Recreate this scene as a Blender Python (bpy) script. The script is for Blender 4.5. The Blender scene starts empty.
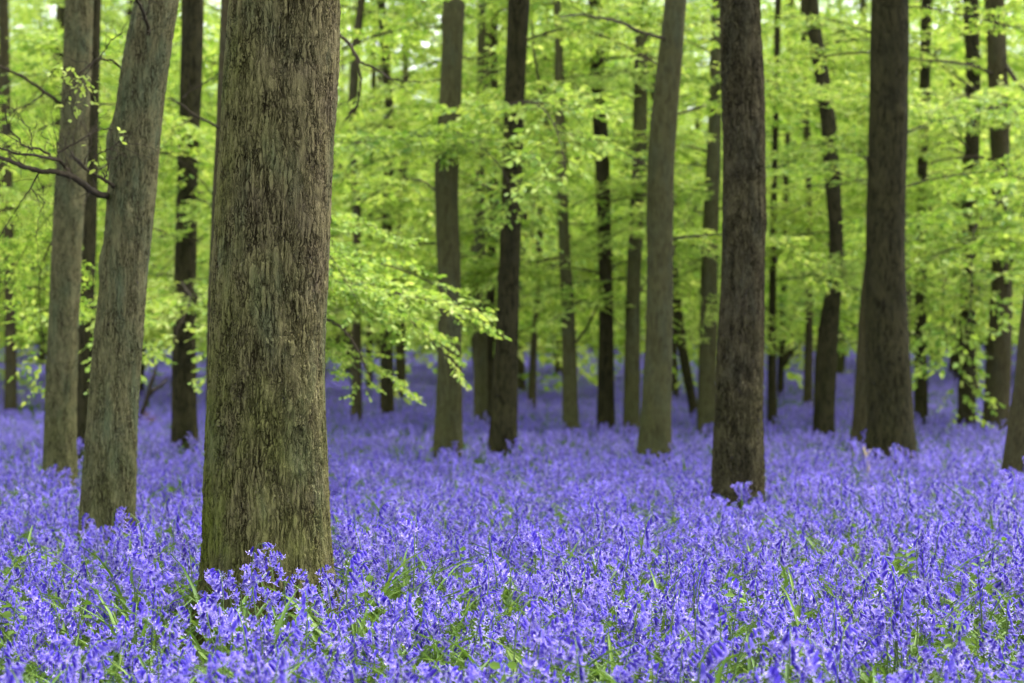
import bpy, math, random
import numpy as np
from mathutils import Vector, Matrix, Euler

random.seed(11)
rng = np.random.default_rng(11)
SC = bpy.context.scene
COL = SC.collection
R = math.radians

# ------------------------------------------------------------------ camera model
F = 1900.0            # focal length in pixels of the 1024 px wide frame
CAM_H = 1.25
HORIZON = 370.0
PITCH = math.atan((HORIZON - 341.5) / F)


def ground_z(x, y):
    """Forest floor: level near by, rising gently beyond thirty metres."""
    t = (np.asarray(y, float) - 31.0) / 6.0
    rise = 0.03 * 6.0 * np.log1p(np.exp(np.clip(t, -30, 30)))
    rise = np.where(t > 30, 0.03 * 6.0 * t, rise)
    rise = np.where(rise > 2.6, 2.6 + 0.35 * np.minimum(rise - 2.6, 3.0), rise)
    x = np.asarray(x, float)
    bump = 0.05 * np.sin(x * 0.31 + 1.3) * np.sin(np.asarray(y, float) * 0.23 + 0.4)
    mound = 0.06 * np.exp(-((x + 1.03) ** 2 + (np.asarray(y, float) - 8.0) ** 2) / 0.8)
    return rise + bump + mound


def P(px, py, d):
    """World point seen at pixel (px, py) at forward distance d."""
    c, s = math.cos(PITCH), math.sin(PITCH)
    u = (px - 512.0) / F
    v = (341.5 - py) / F
    fy = c - s * v
    fz = s + c * v
    k = d / fy
    return Vector((u * k, d, CAM_H + fz * k))


def solve_dist(px, py, h):
    """Distance at which a point h above the ground shows at (px, py)."""
    lo, hi = 4.0, 120.0
    for _ in range(60):
        mid = 0.5 * (lo + hi)
        p = P(px, py, mid)
        if p.z - (float(ground_z(p.x, p.y)) + h) > 0:
            lo = mid
        else:
            hi = mid
    return 0.5 * (lo + hi)


# ------------------------------------------------------------------ mesh building
class Acc:
    def __init__(self):
        self.v, self.q, self.t, self.tint, self.edge = [], [], [], [], []
        self.qm, self.tm = [], []
        self.n = 0

    def add(self, V, Q=None, T=None, tint=0.0, edge=0.0, mat=0):
        V = np.asarray(V, float).reshape(-1, 3)
        m = len(V)
        self.v.append(V)
        self.tint.append(np.broadcast_to(np.asarray(tint, float), (m,)))
        self.edge.append(np.broadcast_to(np.asarray(edge, float), (m,)))
        if Q is not None and len(Q):
            Q = np.asarray(Q, int)
            self.q.append(Q + self.n)
            self.qm.append(np.full(len(Q), mat))
        if T is not None and len(T):
            T = np.asarray(T, int)
            self.t.append(T + self.n)
            self.tm.append(np.full(len(T), mat))
        self.n += m

    def stamp(self, V, Q, M, t, tint=None, edge=None, mat=0):
        """Copy a small template (V, quads Q) under n transforms M (n,3,3), t (n,3)."""
        V = np.asarray(V, float)
        Q = np.asarray(Q, int)
        n = len(t)
        W = np.einsum('nij,vj->nvi', M, V) + t[:, None, :]
        idx = (Q[None] + (np.arange(n) * len(V))[:, None, None]).reshape(-1, Q.shape[1])
        tt = np.repeat(tint if tint is not None else np.zeros(n), len(V))
        ee = np.tile(edge if edge is not None else np.zeros(len(V)), n)
        self.add(W.reshape(-1, 3), Q=idx, tint=tt, edge=ee, mat=mat)

    def tube(self, pts, rad, sides=6, tint=0.0, mat=0, cap=True):
        pts = np.asarray(pts, float)
        n = len(pts)
        rad = np.broadcast_to(np.asarray(rad, float), (n,))
        tan = np.gradient(pts, axis=0)
        tan /= np.linalg.norm(tan, axis=1)[:, None] + 1e-12
        ref = np.array([0, 0, 1.0]) if abs(tan[0, 2]) < 0.8 else np.array([1.0, 0, 0])
        a = np.cross(tan, ref)
        a /= np.linalg.norm(a, axis=1)[:, None] + 1e-12
        b = np.cross(tan, a)
        th = np.arange(sides) * 2 * math.pi / sides
        ring = a[:, None, :] * np.cos(th)[None, :, None] + b[:, None, :] * np.sin(th)[None, :, None]
        V = (pts[:, None, :] + ring * rad[:, None, None]).reshape(-1, 3)
        i = np.arange(n - 1)[:, None] * sides
        j = np.arange(sides)[None]
        k = (j + 1) % sides
        Q = np.stack([i + j, i + k, i + sides + k, i + sides + j], -1).reshape(-1, 4)
        T = None
        if cap:
            V = np.vstack([V, pts[-1:] + tan[-1:] * rad[-1] * 0.6])
            base = (n - 1) * sides
            T = np.stack([base + j[0], base + k[0], np.full(sides, n * sides)], -1)
        self.add(V, Q, T, tint=tint, mat=mat)

    def mesh(self, name, mats, smooth=True):
        V = np.vstack(self.v).astype(np.float32)
        q = np.vstack(self.q) if self.q else np.zeros((0, 4), int)
        t = np.vstack(self.t) if self.t else np.zeros((0, 3), int)
        me = bpy.data.meshes.new(name)
        me.vertices.add(len(V))
        me.vertices.foreach_set('co', V.ravel())
        loops = np.concatenate([q.ravel(), t.ravel()]).astype(np.int32)
        me.loops.add(len(loops))
        me.loops.foreach_set('vertex_index', loops)
        nf = len(q) + len(t)
        me.polygons.add(nf)
        start = np.concatenate([np.arange(len(q)) * 4, len(q) * 4 + np.arange(len(t)) * 3]).astype(np.int32)
        me.polygons.foreach_set('loop_start', start)
        mi = np.concatenate(self.qm + self.tm).astype(np.int32)
        me.polygons.foreach_set('material_index', mi)
        me.polygons.foreach_set('use_smooth', np.full(nf, smooth))
        for nm, arr in (('tint', self.tint), ('edge', self.edge)):
            at = me.attributes.new(nm, 'FLOAT', 'POINT')
            at.data.foreach_set('value', np.concatenate(arr).astype(np.float32))
        for m in (mats if isinstance(mats, (list, tuple)) else [mats]):
            me.materials.append(m)
        me.update(calc_edges=True)
        return me


def link(name, me, parent=None):
    o = bpy.data.objects.new(name, me)
    COL.objects.link(o)
    if parent is not None:
        o.parent = parent
    return o


def empty(name, loc, label, cat, group=None):
    o = bpy.data.objects.new(name, None)
    COL.objects.link(o)
    o.empty_display_size = 0.2
    o.location = loc
    o['label'] = label
    o['category'] = cat
    if group:
        o['group'] = group
    return o


# ------------------------------------------------------------------ materials
class NT:
    def __init__(self, name):
        self.m = bpy.data.materials.new(name)
        self.m.use_nodes = True
        self.t = self.m.node_tree
        self.t.nodes.clear()
        self.out = self.n('ShaderNodeOutputMaterial')

    def n(self, kind, **kw):
        nd = self.t.nodes.new(kind)
        for k, v in kw.items():
            setattr(nd, k, v)
        return nd

    def l(self, a, b):
        self.t.links.new(a, b)

    def val(self, sock, v):
        if hasattr(v, 'links'):
            self.l(v, sock)
        else:
            sock.default_value = v

    def math(self, op, a, b=0.0, c=None, clamp=False):
        nd = self.n('ShaderNodeMath', operation=op, use_clamp=clamp)
        self.val(nd.inputs[0], a)
        self.val(nd.inputs[1], b)
        if c is not None:
            self.val(nd.inputs[2], c)
        return nd.outputs[0]

    def noise(self, vec, scale, detail=4.0, rough=0.55, dist=0.0):
        nd = self.n('ShaderNodeTexNoise')
        self.l(vec, nd.inputs['Vector'])
        nd.inputs['Scale'].default_value = scale
        nd.inputs['Detail'].default_value = detail
        nd.inputs['Roughness'].default_value = rough
        nd.inputs['Distortion'].default_value = dist
        return nd

    def ramp(self, fac, stops):
        nd = self.n('ShaderNodeValToRGB')
        el = nd.color_ramp.elements
        while len(el) < len(stops):
            el.new(0.5)
        for e, (p, c) in zip(el, stops):
            e.position = p
            e.color = (*c, 1.0) if not isinstance(c, float) else (c, c, c, 1)
        self.l(fac, nd.inputs[0])
        return nd.outputs[0]

    def mix(self, fac, a, b, mode='MIX'):
        nd = self.n('ShaderNodeMix', data_type='RGBA', blend_type=mode)
        self.val(nd.inputs[0], fac)
        for s, v in ((nd.inputs[6], a), (nd.inputs[7], b)):
            if hasattr(v, 'links'):
                self.l(v, s)
            else:
                s.default_value = (*v, 1.0)
        return nd.outputs[2]

    def map(self, vec, scale):
        nd = self.n('ShaderNodeMapping')
        self.l(vec, nd.inputs[0])
        nd.inputs['Scale'].default_value = scale
        return nd.outputs[0]


def bark(name, ridge, fissure, patch, algae, scale=38.0, zf=0.17, depth=0.012, fiss=0.5,
         algae_amt=0.3, displace=False, grey=None):
    """Fissured bark: stretched cells warped by noise, with algae and pale patches."""
    N = NT(name)
    co = N.n('ShaderNodeTexCoord').outputs['Object']
    oi = N.n('ShaderNodeObjectInfo')
    off = N.n('ShaderNodeVectorMath', operation='ADD')
    N.l(co, off.inputs[0])
    rv = N.math('MULTIPLY', oi.outputs['Random'], 17.0)
    cx = N.n('ShaderNodeCombineXYZ')
    N.l(rv, cx.inputs[2])
    N.l(cx.outputs[0], off.inputs[1])
    base = off.outputs[0]
    warp = N.noise(base, 5.0, 3.0)
    wm = N.n('ShaderNodeVectorMath', operation='MULTIPLY_ADD')
    N.l(warp.outputs['Color'], wm.inputs[0])
    wm.inputs[1].default_value = (0.035, 0.035, 0.10)
    N.l(base, wm.inputs[2])
    warp2 = N.noise(base, 28.0, 3.0)
    wm2 = N.n('ShaderNodeVectorMath', operation='MULTIPLY_ADD')
    N.l(warp2.outputs['Color'], wm2.inputs[0])
    wm2.inputs[1].default_value = (0.016, 0.016, 0.05)
    N.l(wm.outputs[0], wm2.inputs[2])
    sq = N.map(wm2.outputs[0], (1, 1, zf))
    vor = N.n('ShaderNodeTexVoronoi', feature='DISTANCE_TO_EDGE')
    N.l(sq, vor.inputs['Vector'])
    vor.inputs['Scale'].default_value = scale
    edge = N.math('MULTIPLY', vor.outputs['Distance'], 6.0, clamp=True)
    edge = N.math('POWER', edge, 0.7)
    # furrows that run on for longer, and short cross cracks that break the plates
    rn = N.noise(N.map(wm2.outputs[0], (1, 1, 0.07)), scale * 0.55, 2.0, 0.5)
    rid = N.math('ABSOLUTE', N.math('MULTIPLY_ADD', rn.outputs['Fac'], 2.0, -1.0))
    rid = N.math('MULTIPLY', rid, 13.0, clamp=True)
    cn = N.noise(N.map(wm2.outputs[0], (1, 1, 2.2)), scale * 0.45, 2.0, 0.5)
    crs = N.math('ABSOLUTE', N.math('MULTIPLY_ADD', cn.outputs['Fac'], 2.0, -1.0))
    crs = N.math('MULTIPLY_ADD', crs, 13.0, 0.55, clamp=True)
    edge = N.math('MULTIPLY', N.math('MULTIPLY', edge, rid), crs)
    # fissures open only in places
    fm = N.noise(N.map(base, (1, 1, 0.35)), 16.0, 4.0, 0.6)
    fmask = N.ramp(fm.outputs['Fac'], [(0.34, 0.3), (0.62, 1.0)])
    fmask = N.math('MULTIPLY', fmask, fiss)
    inv = N.math('SUBTRACT', 1.0, edge)
    crack = N.math('MULTIPLY', inv, fmask)
    crack_h = N.math('SUBTRACT', 1.0, crack)
    strip = N.noise(N.map(wm.outputs[0], (1, 1, 0.22)), scale * 1.6, 5.0, 0.65)
    fine = N.noise(N.map(base, (1, 1, 0.6)), 150.0, 4.0, 0.7)
    flake = N.noise(N.map(wm2.outputs[0], (1, 1, 0.45)), scale * 1.1, 3.0, 0.6)
    h = N.math('MULTIPLY', crack_h, 0.62)
    h = N.math('MULTIPLY_ADD', strip.outputs['Fac'], 0.42, h)
    h = N.math('MULTIPLY_ADD', flake.outputs['Fac'], 0.42, h)
    h = N.math('MULTIPLY_ADD', fine.outputs['Fac'], 0.12, h)
    hn = N.math('MULTIPLY_ADD', h, 1.3, -0.46, clamp=True)
    col = N.ramp(hn, [(0.05, fissure), (0.45, tuple(0.55 * a + 0.45 * b for a, b in zip(ridge, fissure))),
                      (0.72, ridge), (1.0, tuple(min(1, a * 1.45) for a in ridge))])
    big = N.noise(base, 3.2, 4.0, 0.6)
    pm = N.ramp(big.outputs['Fac'], [(0.48, 0.0), (0.68, 0.75)])
    pcol = N.mix(hn, tuple(0.3 * c for c in patch), patch)
    col = N.mix(pm, col, pcol)
    if grey:
        gn = N.noise(N.map(base, (1, 1, 0.35)), 6.0, 5.0, 0.65)
        gm = N.ramp(gn.outputs['Fac'], [(0.5, 0.0), (0.66, 0.8)])
        col = N.mix(gm, col, N.mix(hn, tuple(0.28 * c for c in grey), grey))
    st = N.noise(N.map(base, (1, 1, 0.06)), 9.0, 4.0, 0.6)
    col = N.mix(1.0, col, N.ramp(st.outputs['Fac'], [(0.3, 0.88), (0.7, 1.0)]), 'MULTIPLY')
    # algae on the damp side and low down
    sep = N.n('ShaderNodeSeparateXYZ')
    N.l(co, sep.inputs[0])
    low = N.math('MULTIPLY_ADD', sep.outputs[2], -0.45, 0.75, clamp=True)
    side = N.math('MULTIPLY_ADD', sep.outputs[0], -1.6, 0.35, clamp=True)
    an = N.noise(N.map(base, (1, 1, 0.5)), 4.5, 5.0, 0.65)
    am = N.math('ADD', N.math('MULTIPLY', low, 0.55), N.math('MULTIPLY', side, 0.5))
    am = N.math('MULTIPLY', am, N.ramp(an.outputs['Fac'], [(0.3, 0.15), (0.7, 1.0)]))
    am = N.math('MULTIPLY', am, algae_amt * 2.0, clamp=True)
    acol = N.mix(hn, tuple(0.22 * c for c in algae), algae)
    col = N.mix(am, col, acol)
    spk = N.noise(base, 70.0, 2.0, 0.6)
    sm = N.ramp(spk.outputs['Fac'], [(0.68, 0.0), (0.76, 0.5)])
    col = N.mix(sm, col, tuple(min(0.5, c * 2.0) for c in patch))
    mt = N.noise(N.map(wm2.outputs[0], (1, 1, 0.4)), scale * 0.9, 4.0, 0.7)
    col = N.mix(1.0, col, N.ramp(mt.outputs['Fac'], [(0.3, 0.66), (0.5, 0.95), (0.72, 1.0)]), 'MULTIPLY')
    ck = N.math('MULTIPLY_ADD', crack, 1.35, -0.36, clamp=True)
    col = N.mix(ck, col, fissure)
    bs = N.n('ShaderNodeBsdfPrincipled')
    N.l(col, bs.inputs['Base Color'])
    bs.inputs['Roughness'].default_value = 0.9
    bs.inputs['Specular IOR Level'].default_value = 0.06
    N.l(bs.outputs[0], N.out.inputs['Surface'])
    if displace:
        dn = N.n('ShaderNodeDisplacement')
        N.l(h, dn.inputs['Height'])
        dn.inputs['Midlevel'].default_value = 0.9
        dn.inputs['Scale'].default_value = depth * 2.0
        N.l(dn.outputs[0], N.out.inputs['Displacement'])
        N.m.displacement_method = 'BOTH'
    else:
        bp = N.n('ShaderNodeBump')
        bp.inputs['Distance'].default_value = depth * 1.6
        bp.inputs['Strength'].default_value = 0.9
        N.l(h, bp.inputs['Height'])
        N.l(bp.outputs[0], bs.inputs['Normal'])
    return N.m


def leafmat(name, stops, trans_gain=(1.25, 1.2, 0.9), tfac=0.5, spec=0.25, rough=0.5):
    N = NT(name)
    at = N.n('ShaderNodeAttribute', attribute_name='tint')
    oi = N.n('ShaderNodeObjectInfo')
    s = N.math('MULTIPLY_ADD', oi.outputs['Random'], 0.35, at.outputs['Fac'])
    s = N.math('MULTIPLY', s, 1.0 / 1.35)
    col = N.ramp(s, stops)
    tc = N.mix(1.0, col, trans_gain, 'MULTIPLY')
    bs = N.n('ShaderNodeBsdfPrincipled')
    N.l(col, bs.inputs['Base Color'])
    bs.inputs['Roughness'].default_value = rough
    bs.inputs['Specular IOR Level'].default_value = spec
    tr = N.n('ShaderNodeBsdfTranslucent')
    N.l(tc, tr.inputs[0])
    mx = N.n('ShaderNodeMixShader')
    mx.inputs[0].default_value = tfac
    N.l(bs.outputs[0], mx.inputs[1])
    N.l(tr.outputs[0], mx.inputs[2])
    N.l(mx.outputs[0], N.out.inputs['Surface'])
    return N.m


def bellmat():
    N = NT('bluebell_petal')
    at = N.n('ShaderNodeAttribute', attribute_name='tint')
    ed = N.n('ShaderNodeAttribute', attribute_name='edge')
    oi = N.n('ShaderNodeObjectInfo')
    s = N.math('FRACT', N.math('ADD', at.outputs['Fac'], oi.outputs['Random']))
    col = N.ramp(s, [(0.0, (0.032, 0.012, 0.28)), (0.35, (0.074, 0.034, 0.48)),
                     (0.75, (0.132, 0.078, 0.67)), (1.0, (0.29, 0.225, 0.82))])
    col = N.mix(N.math('MULTIPLY', ed.outputs['Fac'], 0.62), col, (0.60, 0.53, 0.90))
    bs = N.n('ShaderNodeBsdfPrincipled')
    N.l(col, bs.inputs['Base Color'])
    bs.inputs['Roughness'].default_value = 0.36
    bs.inputs['Specular IOR Level'].default_value = 0.38
    tr = N.n('ShaderNodeBsdfTranslucent')
    N.l(col, tr.inputs[0])
    mx = N.n('ShaderNodeMixShader')
    mx.inputs[0].default_value = 0.35
    N.l(bs.outputs[0], mx.inputs[1])
    N.l(tr.outputs[0], mx.inputs[2])
    N.l(mx.outputs[0], N.out.inputs['Surface'])
    return N.m


def groundmat():
    N = NT('forest_floor')
    co = N.n('ShaderNodeTexCoord').outputs['Object']
    n1 = N.noise(co, 9.0, 6.0, 0.7)
    n2 = N.noise(co, 1.1, 4.0, 0.6)
    c = N.ramp(n1.outputs['Fac'], [(0.3, (0.02, 0.018, 0.01)), (0.52, (0.05, 0.055, 0.02)), (0.75, (0.07, 0.10, 0.03))])
    c = N.mix(N.ramp(n2.outputs['Fac'], [(0.4, 0.0), (0.65, 0.7)]), c, (0.055, 0.085, 0.022))
    bs = N.n('ShaderNodeBsdfPrincipled')
    N.l(c, bs.inputs['Base Color'])
    bs.inputs['Roughness'].default_value = 0.95
    bp = N.n('ShaderNodeBump')
    bp.inputs['Distance'].default_value = 0.05
    N.l(n1.outputs['Fac'], bp.inputs['Height'])
    N.l(bp.outputs[0], bs.inputs['Normal'])
    N.l(bs.outputs[0], N.out.inputs['Surface'])
    return N.m


M = {}
M['oak'] = bark('bark_fissured_brown', (0.134, 0.115, 0.057), (0.015, 0.011, 0.005), (0.148, 0.116, 0.078),
                (0.112, 0.134, 0.020), scale=52, zf=0.15, depth=0.013, fiss=0.9, algae_amt=0.95, displace=True, grey=(0.108, 0.120, 0.066))
M['greygreen'] = bark('bark_grey_green', (0.118, 0.108, 0.054), (0.020, 0.016, 0.008), (0.108, 0.120, 0.062),
                      (0.104, 0.122, 0.030), scale=58, zf=0.14, depth=0.010, fiss=0.82, algae_amt=0.65, displace=True, grey=(0.100, 0.125, 0.070))
M['rough'] = bark('bark_rough_brown', (0.074, 0.063, 0.033), (0.011, 0.009, 0.0045), (0.084, 0.071, 0.046),
                  (0.062, 0.066, 0.019), scale=58, zf=0.18, depth=0.014, fiss=1.0, algae_amt=0.5, displace=True, grey=(0.074, 0.072, 0.045))
M['dark'] = bark('bark_dark', (0.042, 0.037, 0.018), (0.008, 0.007, 0.0033), (0.048, 0.043, 0.023),
                 (0.058, 0.058, 0.017), scale=40, zf=0.12, depth=0.014, fiss=0.9, algae_amt=0.55, grey=(0.036, 0.034, 0.020))
M['beech'] = bark('bark_smooth_beech', (0.066, 0.061, 0.028), (0.018, 0.016, 0.007), (0.082, 0.082, 0.042),
                  (0.068, 0.076, 0.021), scale=30, zf=0.10, depth=0.006, fiss=0.5, algae_amt=0.65, grey=(0.084, 0.090, 0.052))
M['brownbeech'] = bark('bark_smooth_brown', (0.059, 0.049, 0.025), (0.015, 0.012, 0.006), (0.070, 0.062, 0.036),
                       (0.060, 0.062, 0.019), scale=36, zf=0.13, depth=0.008, fiss=0.6, algae_amt=0.5, grey=(0.062, 0.062, 0.038))
M['twig'] = bark('bark_twig', (0.05, 0.04, 0.027), (0.015, 0.012, 0.008), (0.075, 0.066, 0.052),
                 (0.05, 0.052, 0.02), scale=60, zf=0.3, depth=0.002, fiss=0.5, algae_amt=0.1)
LEAF_STOPS = [(0.0, (0.095, 0.20, 0.024)), (0.35, (0.245, 0.39, 0.056)), (0.7, (0.395, 0.515, 0.095)), (1.0, (0.58, 0.65, 0.21))]
M['leaf'] = leafmat('beech_leaf', LEAF_STOPS, tfac=0.5)
M['seedling'] = leafmat('seedling_leaf', [(0.0, (0.06, 0.14, 0.018)), (1.0, (0.15, 0.25, 0.035))], tfac=0.4)
M['strap'] = leafmat('bluebell_leaf', [(0.0, (0.05, 0.11, 0.02)), (0.6, (0.11, 0.21, 0.03)), (1.0, (0.21, 0.31, 0.05))], tfac=0.3)
M['stem'] = leafmat('bluebell_stem', [(0.0, (0.055, 0.085, 0.035)), (1.0, (0.15, 0.24, 0.06))], tfac=0.15)
M['petal'] = bellmat()
M['deadleaf'] = leafmat('dead_leaf', [(0.0, (0.10, 0.045, 0.03)), (1.0, (0.22, 0.11, 0.07))], tfac=0.2)
M['pale'] = bark('bark_pale_stick', (0.42, 0.33, 0.22), (0.2, 0.14, 0.09), (0.45, 0.38, 0.3),
                 (0.3, 0.3, 0.15), scale=60, zf=0.2, depth=0.001, fiss=0.3, algae_amt=0.05)
M['ground'] = groundmat()

# ------------------------------------------------------------------ leaves and boughs
LEAF_V = np.array([[0, 0, 0], [0.28, 0.27, 0.05], [0.68, 0.25, 0.04], [1, 0, -0.06], [0.68, -0.25, 0.04], [0.28, -0.27, 0.05],
                   [0.28, 0, -0.02], [0.68, 0, -0.03]], float)
LEAF_Q = np.array([[0, 6, 1, 0], [6, 7, 2, 1], [7, 3, 2, 7], [0, 5, 6, 0], [5, 4, 7, 6], [4, 3, 7, 4]])
LEAF_Q2 = np.array([[6, 7, 2, 1], [5, 4, 7, 6]])
# two plain quads: base+mid+tip on each side of the midrib
LQ_V = np.array([[0, 0, 0], [0.42, 0.30, 0.06], [1, 0, -0.08], [0.42, -0.30, 0.06], [0.35, 0, 0.0]], float)
LEAF6_V = np.array([[0, 0, 0], [0.25, 0.25, 0.05], [0.7, 0.25, 0.03], [1, 0, -0.08], [0.7, -0.25, 0.03], [0.25, -0.25, 0.05]], float)
LEAF6_Q = np.array([[0, 3, 2, 1], [0, 5, 4, 3]])


def frames(ax, droop_rand, n, g):
    """Rotation matrices whose x axis is ax (n,3) with a blade roughly level and randomly tilted."""
    ax = ax / (np.linalg.norm(ax, axis=1)[:, None] + 1e-9)
    up = np.array([0, 0, 1.0]) + g.normal(0, droop_rand, (n, 3))
    y = np.cross(up, ax)
    y /= np.linalg.norm(y, axis=1)[:, None] + 1e-9
    z = np.cross(ax, y)
    return np.stack([ax, y, z], -1)


def bough(seed, L=3.0, leaf=0.080, step=0.082, lstep=0.037, lift=0.18, droop=0.35, wood=True, bare=0.12, tilt=0.65):
    """One layered beech bough growing along +x: returns (wood Acc, leaf Acc)."""
    g = np.random.default_rng(seed)
    W, A = Acc(), Acc()
    n = 14
    s = np.linspace(0, 1, n)
    ph, ph2 = g.uniform(0, 6.28, 2)
    axis = np.stack([s * L, 0.10 * L * np.sin(s * 3.1 + ph) * s, L * (lift * s - droop * s ** 2.4) + 0.03 * L * np.sin(s * 6 + ph2) * s], -1)
    if wood:
        W.tube(axis, 0.0115 * (L / 3.0) * (1.0 - s) ** 0.8 + 0.0028, 5)
    Lp, Ld, Ls = [], [], []

    def twig(p0, d, ln, depth, order):
        m = 5
        t = np.linspace(0, 1, m)
        side = np.cross(d, [0, 0, 1.0])
        c = g.normal(0, 0.14)
        pts = p0 + d * (t * ln)[:, None] + side * (c * ln * t ** 2)[:, None] + np.array([0, 0, -1.0]) * (g.uniform(0.02, 0.22) * ln * t ** 2)[:, None]
        if wood:
            W.tube(pts, 0.004 * (1 - t) * (ln / 0.8) + 0.0014, 3, cap=False)
        k = max(2, int(ln / lstep))
        for i in range(k):
            u = (i + 0.6) / k
            if u < 0.15 and order == 0:
                continue
            p = np.array([np.interp(u, t, pts[:, j]) for j in range(3)])
            sg = 1 if i % 2 else -1
            sd = np.array([-d[1], d[0], 0]) * sg
            dd = d * 0.75 + sd * g.uniform(0.5, 1.0) + g.normal(0, 0.22, 3) + np.array([0, 0, -g.uniform(0.0, 0.55)])
            if i == k - 1:
                dd = d + g.normal(0, 0.15, 3)
            Lp.append(p)
            Ld.append(dd)
            Ls.append(leaf * g.uniform(0.7, 1.2))
        if order == 0 and ln > 0.45:
            for _ in range(int(ln / 0.24)):
                u = g.uniform(0.25, 0.85)
                p = np.array([np.interp(u, t, pts[:, j]) for j in range(3)])
                sg = g.choice([-1, 1])
                dd = d * 0.7 + np.array([-d[1], d[0], 0]) * sg * 0.75 + g.normal(0, 0.08, 3)
                dd /= np.linalg.norm(dd)
                twig(p, dd, ln * g.uniform(0.3, 0.5), depth, 1)

    u = bare
    sg = 1
    tanv = np.gradient(axis, axis=0)
    tanv /= np.linalg.norm(tanv, axis=1)[:, None]
    while u < 1.0:
        p = np.array([np.interp(u, s, axis[:, j]) for j in range(3)])
        d0 = np.array([np.interp(u, s, tanv[:, j]) for j in range(3)])
        ang = g.uniform(0.65, 1.1) * sg
        d = np.array([d0[0] * math.cos(ang) - d0[1] * math.sin(ang), d0[0] * math.sin(ang) + d0[1] * math.cos(ang),
                      d0[2] * 0.6 + g.normal(0.03, 0.14)])
        d /= np.linalg.norm(d)
        prof = math.sin(min(1.0, (u + 0.12) * 1.25) * math.pi * 0.62 + 0.1) * (1.0 - 0.55 * u)
        ln = L * 0.36 * prof * g.uniform(0.55, 1.2)
        if g.random() > 0.1:
            twig(p, d, max(0.15, ln), 0, 0)
        u += step / L * g.uniform(0.6, 1.5)
        sg = -sg
    twig(axis[-1], tanv[-1], 0.2 * L / 3, 0, 1)
    Lp, Ld, Ls = np.array(Lp), np.array(Ld), np.array(Ls)
    Mx = frames(Ld, tilt, len(Lp), g) * Ls[:, None, None]
    tint = np.clip(g.normal(0.48, 0.32, len(Lp)), 0, 1)
    A.stamp(LEAF6_V, LEAF6_Q, Mx, Lp, tint)
    return W, A


BOUGHS = []
for i in range(7):
    w, a = bough(100 + i, L=3.0, lift=[0.25, 0.1, 0.3, 0.18, 0.05, 0.22, 0.35][i], droop=[0.3, 0.25, 0.45, 0.2, 0.22, 0.5, 0.3][i])
    BOUGHS.append((w.mesh('branch', M['twig']), a.mesh('foliage', M['leaf'], smooth=False)))


def rot_to(direction, roll=0.0):
    d = Vector(direction).normalized()
    yaw = math.atan2(d.y, d.x)
    pit = math.asin(max(-1, min(1, d.z)))
    return (Matrix.Rotation(yaw, 3, 'Z') @ Matrix.Rotation(-pit, 3, 'Y') @ Matrix.Rotation(roll, 3, 'X')).to_euler()


def add_bough(root, start, direction, scale, roll=0.0, kind=None):
    """A branch of a tree with its leaves as a sub-part (start is relative to the tree's base)."""
    k = random.randrange(len(BOUGHS)) if kind is None else kind
    b = link('branch', BOUGHS[k][0], root)
    b.location = start
    b.rotation_euler = rot_to(direction, roll)
    b.scale = (scale, scale, scale)
    link('foliage', BOUGHS[k][1], b)
    return b


# ------------------------------------------------------------------ trunks
def trunk_mesh(pts, rad, mat, sides=20, step=0.12, flare=0.35, seed=0, lump=1.0, knobs=()):
    """Tapered trunk through pts (local, lowest first) with uneven girth and a root flare."""
    g = np.random.default_rng(seed)
    pts = np.asarray(pts, float)
    rad = np.asarray(rad, float)
    seg = np.concatenate([[0], np.cumsum(np.linalg.norm(np.diff(pts, axis=0), axis=1))])
    n = max(8, int(seg[-1] / step))
    u = np.linspace(0, seg[-1], n)
    C = np.stack([np.interp(u, seg, pts[:, j]) for j in range(3)], -1)
    r = np.interp(u, seg, rad)
    k = max(1, int(0.45 / step))          # smooth the joints of the polyline
    ker = np.ones(2 * k + 1) / (2 * k + 1)
    for j in range(2):
        C[:, j] = np.convolve(np.pad(C[:, j], k, mode='reflect', reflect_type='odd'), ker, 'valid')
    r = np.convolve(np.pad(r, k, mode='edge'), ker, 'valid')
    th = np.arange(sides) * 2 * math.pi / sides
    z = C[:, 2][:, None]
    a = g.uniform(0, 6.28, 8)
    Rr = 1 + lump * (0.030 * np.sin(2 * th + a[0] + 0.35 * z) + 0.025 * np.sin(3 * th + a[1] - 0.5 * z)
                     + 0.018 * np.sin(5 * th + a[2] + 0.9 * z) + 0.02 * np.sin(2.3 * z + a[3]) * np.sin(th + a[4])
                     + 0.012 * np.sin(7.1 * z + a[5] + 2 * th))
    hz = np.clip(z + 0.0, 0, 10)
    Rr = Rr + flare * np.exp(-hz / 0.26) * (0.55 + 0.45 * np.sin(4 * th + a[6]) + 0.2 * np.sin(7 * th + a[7]))
    Rr = r[:, None] * Rr
    for kn in knobs:                      # burrs and branch scars
        kz, kth, kr, kh = kn[:4]
        zr = kn[4] if len(kn) > 4 else kr
        dth = np.angle(np.exp(1j * (th - kth)))[None]
        Rr = Rr + kh * np.exp(-((z - kz) / zr) ** 2 - (dth * r[:, None] / kr) ** 2)
    V = np.stack([C[:, 0][:, None] + Rr * np.cos(th), C[:, 1][:, None] + Rr * np.sin(th), np.broadcast_to(z, Rr.shape)], -1).reshape(-1, 3)
    i = np.arange(n - 1)[:, None] * sides
    j = np.arange(sides)[None]
    kk = (j + 1) % sides
    Q = np.stack([i + j, i + kk, i + sides + kk, i + sides + j], -1).reshape(-1, 4)
    A = Acc()
    A.add(V, Q)
    A.add(np.vstack([V[-sides:], C[-1:] + [0, 0, r[-1] * .6]]), None, np.stack([j[0], kk[0], np.full(sides, sides)], -1))
    return A.mesh('trunk', mat)


TREES = {}


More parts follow.
